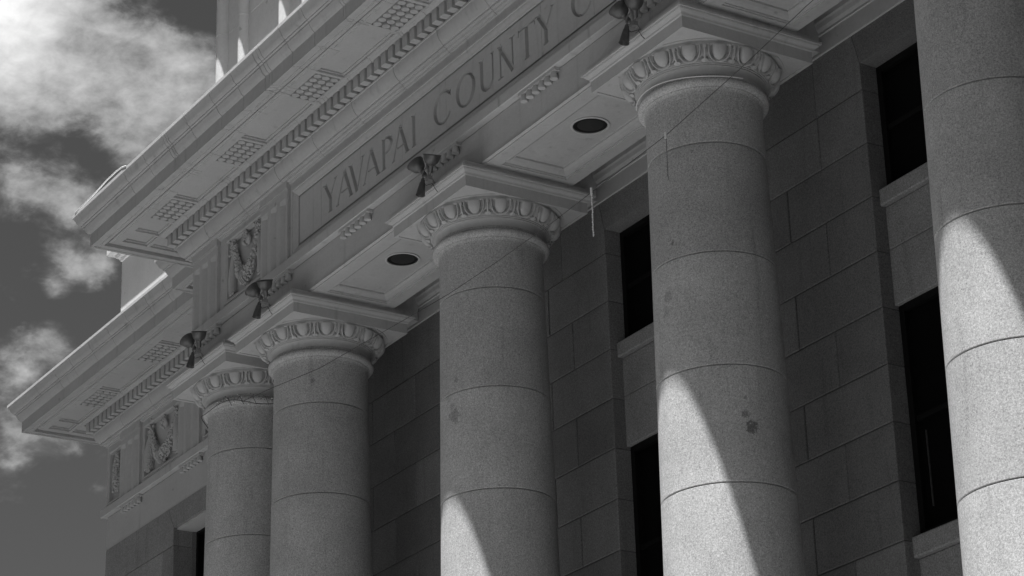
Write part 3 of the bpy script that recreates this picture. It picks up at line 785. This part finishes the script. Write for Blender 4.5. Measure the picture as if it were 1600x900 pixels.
for x0, x1, kind in wins:
    window(x0, x1, -1.33, -.235); window(x0, x1, -4.17, -2.305, strip=(4.33, -3.95, -3.35) if x0 > 4 else False); window(x0, x1, -7.0, -5.14)
    for a_ in ((-1.47, -1.33), (-4.33, -4.17), (-7.2, -7.0)): sill(x0, x1, a_[0], a_[1], .975, 1.2)
# reveal of the lower windows, a little deeper than the spandrels
rv = MB()
for x0, x1, kind in wins:
    for z0, z1 in ((-4.33, -2.305), (-1.47, -.2), (-7.2, -5.1)):
        part('window_reveal', MB().box(x0-.05, x0-.001, 1.08, 1.22, z0, z1), GW, None); part('window_reveal', MB().box(x1+.001, x1+.05, 1.08, 1.22, z0, z1), GW, None)
# resalt return and wing wall
wg = MB(); yv = YWG+.012
def wrow(z0, z1, e):
    for p, q in zip(e, e[1:]): wg.block(p, q, yv, yv+.25, z0, z1)
wgx = [-11.29, -9.23, -7.75, -5.98]
ZWL = -.28
wg.prism([(-11.287, -.50), (-10.285, -.50), (-10.285, -.008), (-11.287, -.008)], yv, yv+.25)
wg.prism([(-10.279, -.50), (-9.235, -.50), (-9.235, ZWL), (-9.395, -.008), (-10.279, -.008)], yv, yv+.25)
wg.prism([(-9.226, ZWL), (-7.754, ZWL), (-7.60, -.008), (-9.389, -.008)], yv, yv+.25)
wg.prism([(-7.745, -.50), (-5.985, -.50), (-5.985, -.008), (-7.594, -.008), (-7.745, ZWL)], yv, yv+.25)
for r in range(19):
    zt = -.50-CH*r; zb = zt-CH
    e = [-11.29]+([-9.53] if r%2 == 0 else [-10.5, ])+[-9.23]; wrow(zb, zt, e)
    e = [-7.75]+([-6.9] if r%2 else [-7.3, -6.4])+[-5.98]; wrow(zb, zt, e)
for z0, z1 in ((-2.7, -2.2), (-3.2, -2.7), (-6.5, -6.0), (-9.3, -8.8)): wg.block(-9.24, -7.74, yv+.13, yv+.3, z0, z1)
wg.box(-11.29, -11.05, yv+.25, 9.0, -9.3, -.01)
part('wing_wall', wg, GS, None)
part('mortar_bed', MB().box(-11.27, -9.25, yv+.014, yv+.3, -9.3, -.03).box(-7.73, -5.99, yv+.014, yv+.3, -9.3, -.03), MORT, None)
window(-9.23, -7.75, -2.2, ZWL, yb=yv+.33); window(-9.23, -7.75, -6.0, -3.2, yb=yv+.33)
for x in (-9.30, -7.755): part('window_reveal', MB().box(x, x+.075, yv+.252, yv+.42, -9, ZWL+.01), GW, None)
sill(-9.23, -7.75, -2.36, -2.2, yv+.08, yv+.3)
# inner core so that the building is solid and dark inside
part('core', MB().box(-11.0, -5.9, yv+.40, 9.0, ZG, 2.1).box(-5.9, 9.2, 1.24, 9.0, ZG, 2.1).box(9.27, 14.5, 1.2, 9.0, ZG, 2.1), FRAME, None)
rwall = MB(); 
for r in range(20): rwall.block(9.28, 11.9, YWG+.012, 1.3, -.01-CH*(r+1), -.01-CH*r); rwall.block(11.9, 14.59, YWG+.012, 1.3, -.01-CH*(r+1), -.01-CH*r)
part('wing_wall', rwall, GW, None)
rf = MB(); rf.box(9.32, 14.55, YWG+.01, 1.3, -.01, 1.40); rf.box(9.0, 14.0, 2.2, 9.0, 1.9, 2.2); part('wing_wall', rf, TC, None)
# podium and front steps
pd = MB(); pd.box(-12.2, 15.4, -1.5, 9.0, ZG, -9.0)
for k in range(13): pd.box(-6.6, 9.9, -1.5-.34*(k+1), -1.5-.34*k-.002, ZG, -9.0-.172*(k+1)+.0)
part('podium', pd, STEP, None)

# ---- attic storeys
at = MB()
at.box(-11.26, -5.2, 1.22, 9.0, 2.05, 4.02)
o_ = part('attic_wall', at, TCA, None)
ACO = [(0, 4.02), (.02, 4.03), (.03, 4.06), (.06, 4.08), (.07, 4.10), (.075, 4.125), (.15, 4.13), (.16, 4.14), (.16, 4.23), (-.3, 4.27)]
def retsweep(mb, prof, path):
    global PATH
    save = PATH; PATH = path; sweep(mb, prof, range(len(path)-1)); PATH = save; return mb
part('attic_coping', retsweep(MB(), ACO[::-1], [(-11.26, 9), (-11.26, 1.22), (-5.0, 1.22)]), TCA, None)
gr_ = MB(); gr_.box(-11.262, -5.2, 1.206, 1.24, 3.30, 3.309)   # string line
part('attic_band', MB().box(-11.275, -5.2, 1.198, 1.24, 2.05, 3.26), TCA, None)
ax0, ax1, ay = -5.03, 8.31, -.38
pa = MB()
zj = [2.05, 2.9, 3.955, 5.4]
for z0, z1 in zip(zj, zj[1:]):
    e = [ax0, -4.35, -2.9, -1.5, 0, 1.5, 3, 4.5, 6, 7.2, ax1]
    for p, q in zip(e, e[1:]): pa.block(p, q, ay, ay+.3, z0, z1, c=.004, gap=.0015)
pa.box(ax0+.01, ax1-.01, ay+.03, 8, 2.0, 4.9)
part('attic_wall', pa, TCA, None)
cn = [(-4.85, .110), (-4.31, .075), (-3.33, .088)]
cn += [(x, .092) for x in (-2.8, -1.64, -1.0, .4, 1.0, 2.3, 2.9, 4.3, 4.9, 6.3, 6.9, 8.2)]
for x, r in cn:
    m_ = MB(); m_.lathe([(r*1.0, 2.06), (r, 3.952), (r*.95, 3.956), (r*.95, 3.960), (r, 3.964), (r, 5.3)], 28, (x, ay-.085+r, 0)); part('attic_shaft', m_, TCA, 40)
    part('shaft_backing', MB().box(x-r*.8, x+r*.8, ay-.085+r, ay+.02, 2.06, 4.9), TCA, None)
TCO = [(-.3, 5.40), (.38, 5.36), (.40, 5.35), (.40, 5.24), (.36, 5.21), (.30, 5.21), (.30, 5.18), (.22, 5.15), (.16, 5.10), (.02, 5.08), (0, 5.0)]
part('attic_coping', retsweep(MB(), TCO, [(ax0, 8), (ax0, ay), (ax1, ay), (ax1, 8)]), TCA, None)

# ------------------------------------------------------------------ columns
def col_r(z): return .470+max(-z-.7, 0)*.0155
prof = [(.52, -9.0), (.60, -9.0)]
prof = [(col_r(-9.0)+.0, -9.0)]
js = [-.98-.935*k for k in range(9)][::-1]
for z in js:
    if z < -8.9: continue
    r = col_r(z); prof += [(r, z-.0085), (r-.004, z-.006), (r-.018, z-.0025), (r-.018, z+.0025), (r-.004, z+.006), (r, z+.0085)]
prof += [(.470, -.60), (.472, -.535), (.478, -.515), (.488, -.505), (.488, -.498)]
for k in range(9):
    t = -PI/2+PI*k/8; prof.append((.494+.038*math.cos(t), -.460+.037*math.sin(t)))
prof += [(.505, -.421), (.505, -.412), (.49, -.410), (.49, -.395)]
pp = []
for (r0, z0), (r1, z1) in zip(prof, prof[1:]):
    pp.append((r0, z0))
    if z1-z0 > .3:
        for k in range(1, 4): pp.append((r0+(r1-r0)*k/4, z0+(z1-z0)*k/4))
pp.append(prof[-1])
shaft = MB().lathe(pp, 128)
neck = MB().lathe([(.485, -.398), (.487, -.385), (.489, -.365), (.494, -.35), (.503, -.338), (.512, -.332), (.520, -.331), (.520, -.321), (.530, -.320), (.530, -.310), (.540, -.309), (.540, -.300), (.548, -.296)], 128)
# egg and dart ovolo as a fine relief
def eggdart():
    mb = MB(); NA = 16*40; NT = 34; n_eggs = 16
    base = []
    for j in range(NT+1):
        t = j/NT; a = t*PI/2*.94; r = .540+.080*math.sin(a)+.006*t; z = -.305+.124*(1-math.cos(a))
        base.append((r, z, math.cos(a)*0+1, a))
    # outward normals by finite difference
    for j in range(NT+1):
        r0, z0 = base[max(j-1, 0)][:2]; r1, z1 = base[min(j+1, NT)][:2]; tr, tz = r1-r0, z1-z0; L = math.hypot(tr, tz); nr, nz = tz/L, -tr/L
        r, z = base[j][:2]; s_ = j/NT
        for i in range(NA):
            ph = 2*PI*i/NA; u = ((ph*n_eggs/(2*PI)+.5) % 1)-.5    # -.5...5 across one unit, 0 at the egg
            U = abs(u)/.5; v = (s_-.56)/.50                       # v -1 foot .. 1 top
            # egg: wider on top, pointed foot
            q = (U/.50)**2+((s_-.82)/(.66 if s_ < .82 else 1.2))**2
            q2 = (U/.76)**2+((s_-.82)/(.775 if s_ < .82 else 2.5))**2
            if q < 1: h = .038*math.sqrt(1-q)-.008
            elif q2 < .72: h = -.030
            elif q2 < 1.10: h = .020*math.sin((q2-.72)/.38*PI)**.5-.002
            else:
                e = 1-U
                if e < .06+.05*s_: h = .014
                elif s_ < .30 and e < .30-.9*abs(s_-.16): h = .010
                else: h = -.026
            if s_ > .95: h = .012
            if s_ < .03: h = .0
            mb.v.append(((r+nr*h)*math.cos(ph), (r+nr*h)*math.sin(ph), z+nz*h))
    for r, z in ((.634, -.180), (.634, -.165)):
        for i in range(NA): ph = 2*PI*i/NA; mb.v.append((r*math.cos(ph), r*math.sin(ph), z))
    for j in range(NT+2):
        for i in range(NA):
            i2 = (i+1) % NA; mb.f.append((j*NA+i, j*NA+i2, (j+1)*NA+i2, (j+1)*NA+i))
    mb.recalc = False
    return mb
egg = eggdart()
def sq(mb, prof):
    """square abacus profile: list of (half width, z) lofted"""
    o = len(mb.v)
    for h, z in prof: mb.v.extend([(-h, -h, z), (h, -h, z), (h, h, z), (-h, h, z)])
    for k in range(len(prof)-1):
        for j in range(4): mb.f.append((o+k*4+j, o+k*4+(j+1) % 4, o+(k+1)*4+(j+1) % 4, o+(k+1)*4+j))
    return mb
ab = MB()
hb = .641
sq(ab, [(.30, -.170), (.612, -.170), (.612, -.1785), (hb, -.1785), (hb, -.078), (.647, -.074), (.652, -.070), (.654, -.062), (.654, -.060), (.660, -.052), (.672, -.046), (.684, -.036), (.688, -.026), (.688, -.021), (.702, -.021), (.702, -.001), (.697, .002), (.665, .003), (.665, ZS-.001)])
for q_ in range(4):
    pts_ = [math.radians(27.5+35*k/14)+q_*PI/2 for k in range(15)]
    o = len(ab.v)
    for a in pts_:
        for r, z in ((.662, -.1702), (.662, -.1775), (.674, -.1775), (.674, -.1702)): ab.v.append((r*math.cos(a), r*math.sin(a), z))
    for k in range(14):
        for j in range(3): ab.f.append((o+k*4+j, o+k*4+j+1, o+k*4+j+5, o+k*4+j+4))
clabels = ['column at the left end of the row, strings of lights round its neck', 'second column from the left, paired close to the end column', 'column below the letters YAVAPAI with a sunlit patch low on its left', 'thick column with a dark handprint-like stain beside the sunlit patch', 'nearest column at the right edge of the picture, mostly sunlit', None]
shaft0 = None
for i, x in enumerate(COLX):
    if shaft0 is None:
        shaft0 = shaft.build('column', GR, BW, 35, (x, 0, -ZG))
        neck.build('capital_neck', TC, shaft0, 30); egg.build('echinus', TC, shaft0, 40); ab.build('abacus', TC, shaft0)
        c_ = shaft0
    else: c_ = copy_tree(shaft0, BW, (x, 0, -ZG))
    if clabels[i]: c_['label'] = clabels[i]
    elif 'label' in c_: del c_['label']

# ------------------------------------------------------------------ recessed ceiling lights
def lamp(x, label):
    t_ = thing('recessed_light', label, 'ceiling light', (x, .022, ZS+.074), 'round lights in the portico ceiling')
    MB().lathe([(.168, .001), (.172, -.010), (.160, -.014), (.152, -.012), (.150, .001)], 48).build('trim_ring', TRIM, t_, 40)
    MB().lathe([(.1505, -.002), (.146, -.006), (.118, -.0065), (.112, -.003), (.112, .0005)], 48).build('baffle', BLK, t_, 40)
    MB().lathe([(.1125, -.0035), (.06, -.0062), (.0005, -.007)], 48).build('lens', LENS, t_, 60)
    return t_
lamp(-1.644, 'round dark recessed light in the ceiling panel left of the YAVAPAI column capital')
lamp(1.644, 'round dark recessed light between the two large middle capitals, higher in the picture')
lamp(4.93, 'round dark recessed light above the columns at the right')

# ------------------------------------------------------------------ floodlight clusters on the abaci
def cone_M(d): return Vector(d).normalized().to_track_quat('Z', 'Y').to_matrix()
def flood(i, x, label, seed):
    rnd = random.Random(seed)
    t_ = thing('floodlight_cluster', label, 'floodlight', (x, -.70, .002), 'floodlight clusters on the capitals')
    b_ = MB(); b_.box(-.035, .035, -.0, .07, .0, .012); b_.tube([(0, .03, .01), (0, .0, .05), (-.01, -.045, .065), (-.03, -.07, .055)], .011, 8)
    b_.tube([(-.01, -.03, .06), (.02, -.035, .115)], .010, 8); b_.tube([(-.01, -.035, .062), (-.045, -.05, .11)], .010, 8); b_.ball((-.01, -.035, .062), .02)
    b_.box(-.03, .02, -.055, -.01, .045, .085); b_.tube([(-.035, -.06, .05), (-.045, -.08, .09), (-.03, -.075, .14), (-.01, -.05, .17)], .007, 6); b_.tube([(.0, -.03, .09), (.0, -.05, .15), (-.005, -.05, .20)], .013, 8); b_.ball((-.04, -.075, .05), .017); b_.ball((.025, -.035, .118), .016); b_.ball((-.048, -.05, .112), .016)
    b_.build('bracket', IRON2, t_, 40)
    wire = MB().tube([(-.05, -.08, .03), (-.01, -.06, -.01), (.03, -.02, .0), (.05, .0, -.06), (.07, .01, -.09)], .0035, 6); wire.build('cord', CAB, t_, 40)
    def shade(base, d, L, r):
        m_ = MB(); Mx = cone_M(d)
        pr = [(.001, -.012), (.018, -.010), (.022, .0), (.022, .04), (.026, .05), (.034, .056), (r*.72, L*.50), (r*.92, L*.74), (r, L), (r+.004, L+.001), (r+.004, L-.006), (r*.985, L-.004), (r*.86, L*.72), (r*.6, L*.5), (.02, .065)]
        m_.lathe(pr, 32, base, M=Mx); s_ = m_.build('lamp_shade', IRON, t_, 40)
        g_ = MB().lathe([(r*.92, L-.016), (.001, L-.012)], 28, base, M=Mx); g_.build('lens', LENS, s_, 60)
    j = lambda: rnd.uniform(-.12, .12)
    shade((-.05, -.052, .115), (-.42+j(), -.5+j(), .85), .15, .080)
    shade((.025, -.035, .12), (.42+j(), -.25+j(), .95), .15, .080)
    # narrow hood hanging down
    m_ = MB(); Mx = cone_M((-.10+j()*.4, -.15, -1)); m_.lathe([(.001, -.012), (.016, -.008), (.020, .01), (.020, .03), (.026, .034), (.030, .06), (.042, .155), (.044, .155), (.040, .15), (.028, .07), (.001, .06)], 24, (-.04, -.075, .055), M=Mx)
    m_.build('hood', IRON, t_, 40)
    return t_
FX = [(-4.62, 'cluster of dark floodlight cups on the leftmost capital'), (-3.08, 'cluster of dark floodlight cups on the second capital from the left'), (.17, 'cluster of dark floodlight cups under the letters YAVAPAI'), (3.42, 'cluster of dark floodlight cups at the top edge, on the largest capital'), (6.6, 'cluster of dark floodlight cups on the capital of the nearest column')]
for i, (x, l) in enumerate(FX): flood(i, x, l, i+3)

# ------------------------------------------------------------------ cables and festive lights
def cat(p, q, sag, n=24):
    p = Vector(p); q = Vector(q); return [p.lerp(q, k/n)-Vector((0, 0, sag*4*(k/n)*(1-k/n))) for k in range(n+1)]
cp = [(6.2, -.62, -.62), (5.4, -.61, -.70), (4.54, -.60, -.83), (3.58, -.60, -.955), (2.53, -.60, -1.01), (1.9, -.60, -1.045), (1.0, -.60, -1.062), (.228, -.60, -1.058), (-.451, -.60, -1.024), (-2.172, -.60, -.929), (-3.14, -.60, -.80), (-3.9, -.58, -.70)]
o = MB().tube(cp, .003, 6).build('cable', CAB, None, 60); tag(o, 'thin dark cable slung diagonally across the columns below the capitals', 'cable')
def icicle(x, z, L, label, dim):
    rnd = random.Random(int(x*10)); t_ = thing('icicle_light', label, 'string light', (x, -.605, z), 'hanging icicle lights')
    m_ = MB(); m_.tube([(0, 0, 0), (.002, 0, -L/2), (-.002, 0, -L)], .0045 if not dim else .0025, 6); m_.build('wire', CABW if not dim else IRON2, t_, 60)
    b_ = MB()
    for k in range(int(L/.022)): b_.ball((rnd.uniform(-.004, .004), rnd.uniform(-.004, .004), -.01-k*.022), .0075 if not dim else .0038, None, .011, 6, 4)
    b_.build('bulbs', BULB if not dim else IRON2, t_, 60)
    MB().tube([(0, 0, .03), (0, 0, -.025)], .011, 8).build('clip', CABW, t_, 60)
icicle(2.526, -1.005, .40, 'pale string of small lights hanging from the cable beside the YAVAPAI capital', False)
icicle(3.578, -.96, .38, 'faint grey string of lights hanging in front of the stained column', True)
rnd = random.Random(11); t_ = thing('string_lights', 'tangle of small clear bulbs round the neck of the leftmost column', 'string light', (-4.80, 0, -.50))
ring = [( .548*math.cos(a), .548*math.sin(a), .03*math.sin(a*5)) for a in [PI*2*k/60 for k in range(60)]]; ring.append(ring[0])
MB().tube(ring, .004, 6).build('wire', CAB, t_, 60)
for k in range(40):
    a = rnd.uniform(-1.15, -.1); rr = .565+rnd.uniform(0, .05); MB().ball((rr*math.cos(a), rr*math.sin(a), rnd.gauss(0, .03)), rnd.uniform(.005, .010), None, None, 6, 4).build('bulb', BULB if k % 3 == 0 else IRON2, t_, 60)
for s_ in range(5):
    a = -1.0+.22*s_; MB().tube([(.55*math.cos(a), .55*math.sin(a), .02), (.60*math.cos(a+.08), .60*math.sin(a+.08), .04), (.59*math.cos(a+.15), .59*math.sin(a+.15), -.05)], .003, 5).build('wire', CAB, t_, 60)
o = MB().tube([(3.288+.537*math.cos(a), .537*math.sin(a), -.424+.012*math.sin(a*3)) for a in [-2.2+2.2*k/30 for k in range(31)]], .005, 6).build('cable', CABW, None, 60); tag(o, 'pale wire resting on the neck ring of the stained column', 'cable')
rp = [(-4.86, -1.50, 2.135), (-4.97, -1.50, 2.165), (-5.15, -1.49, 2.195), (-5.42, -1.48, 2.205), (-5.75, -1.48, 2.18), (-6.05, -1.49, 2.155), (-6.24, -1.50, 2.140)]
o = MB().tube(rp, .0075, 8).build('cable', CABW, None, 60); tag(o, 'loose white cable arching above the left tip of the upper cornice', 'cable')
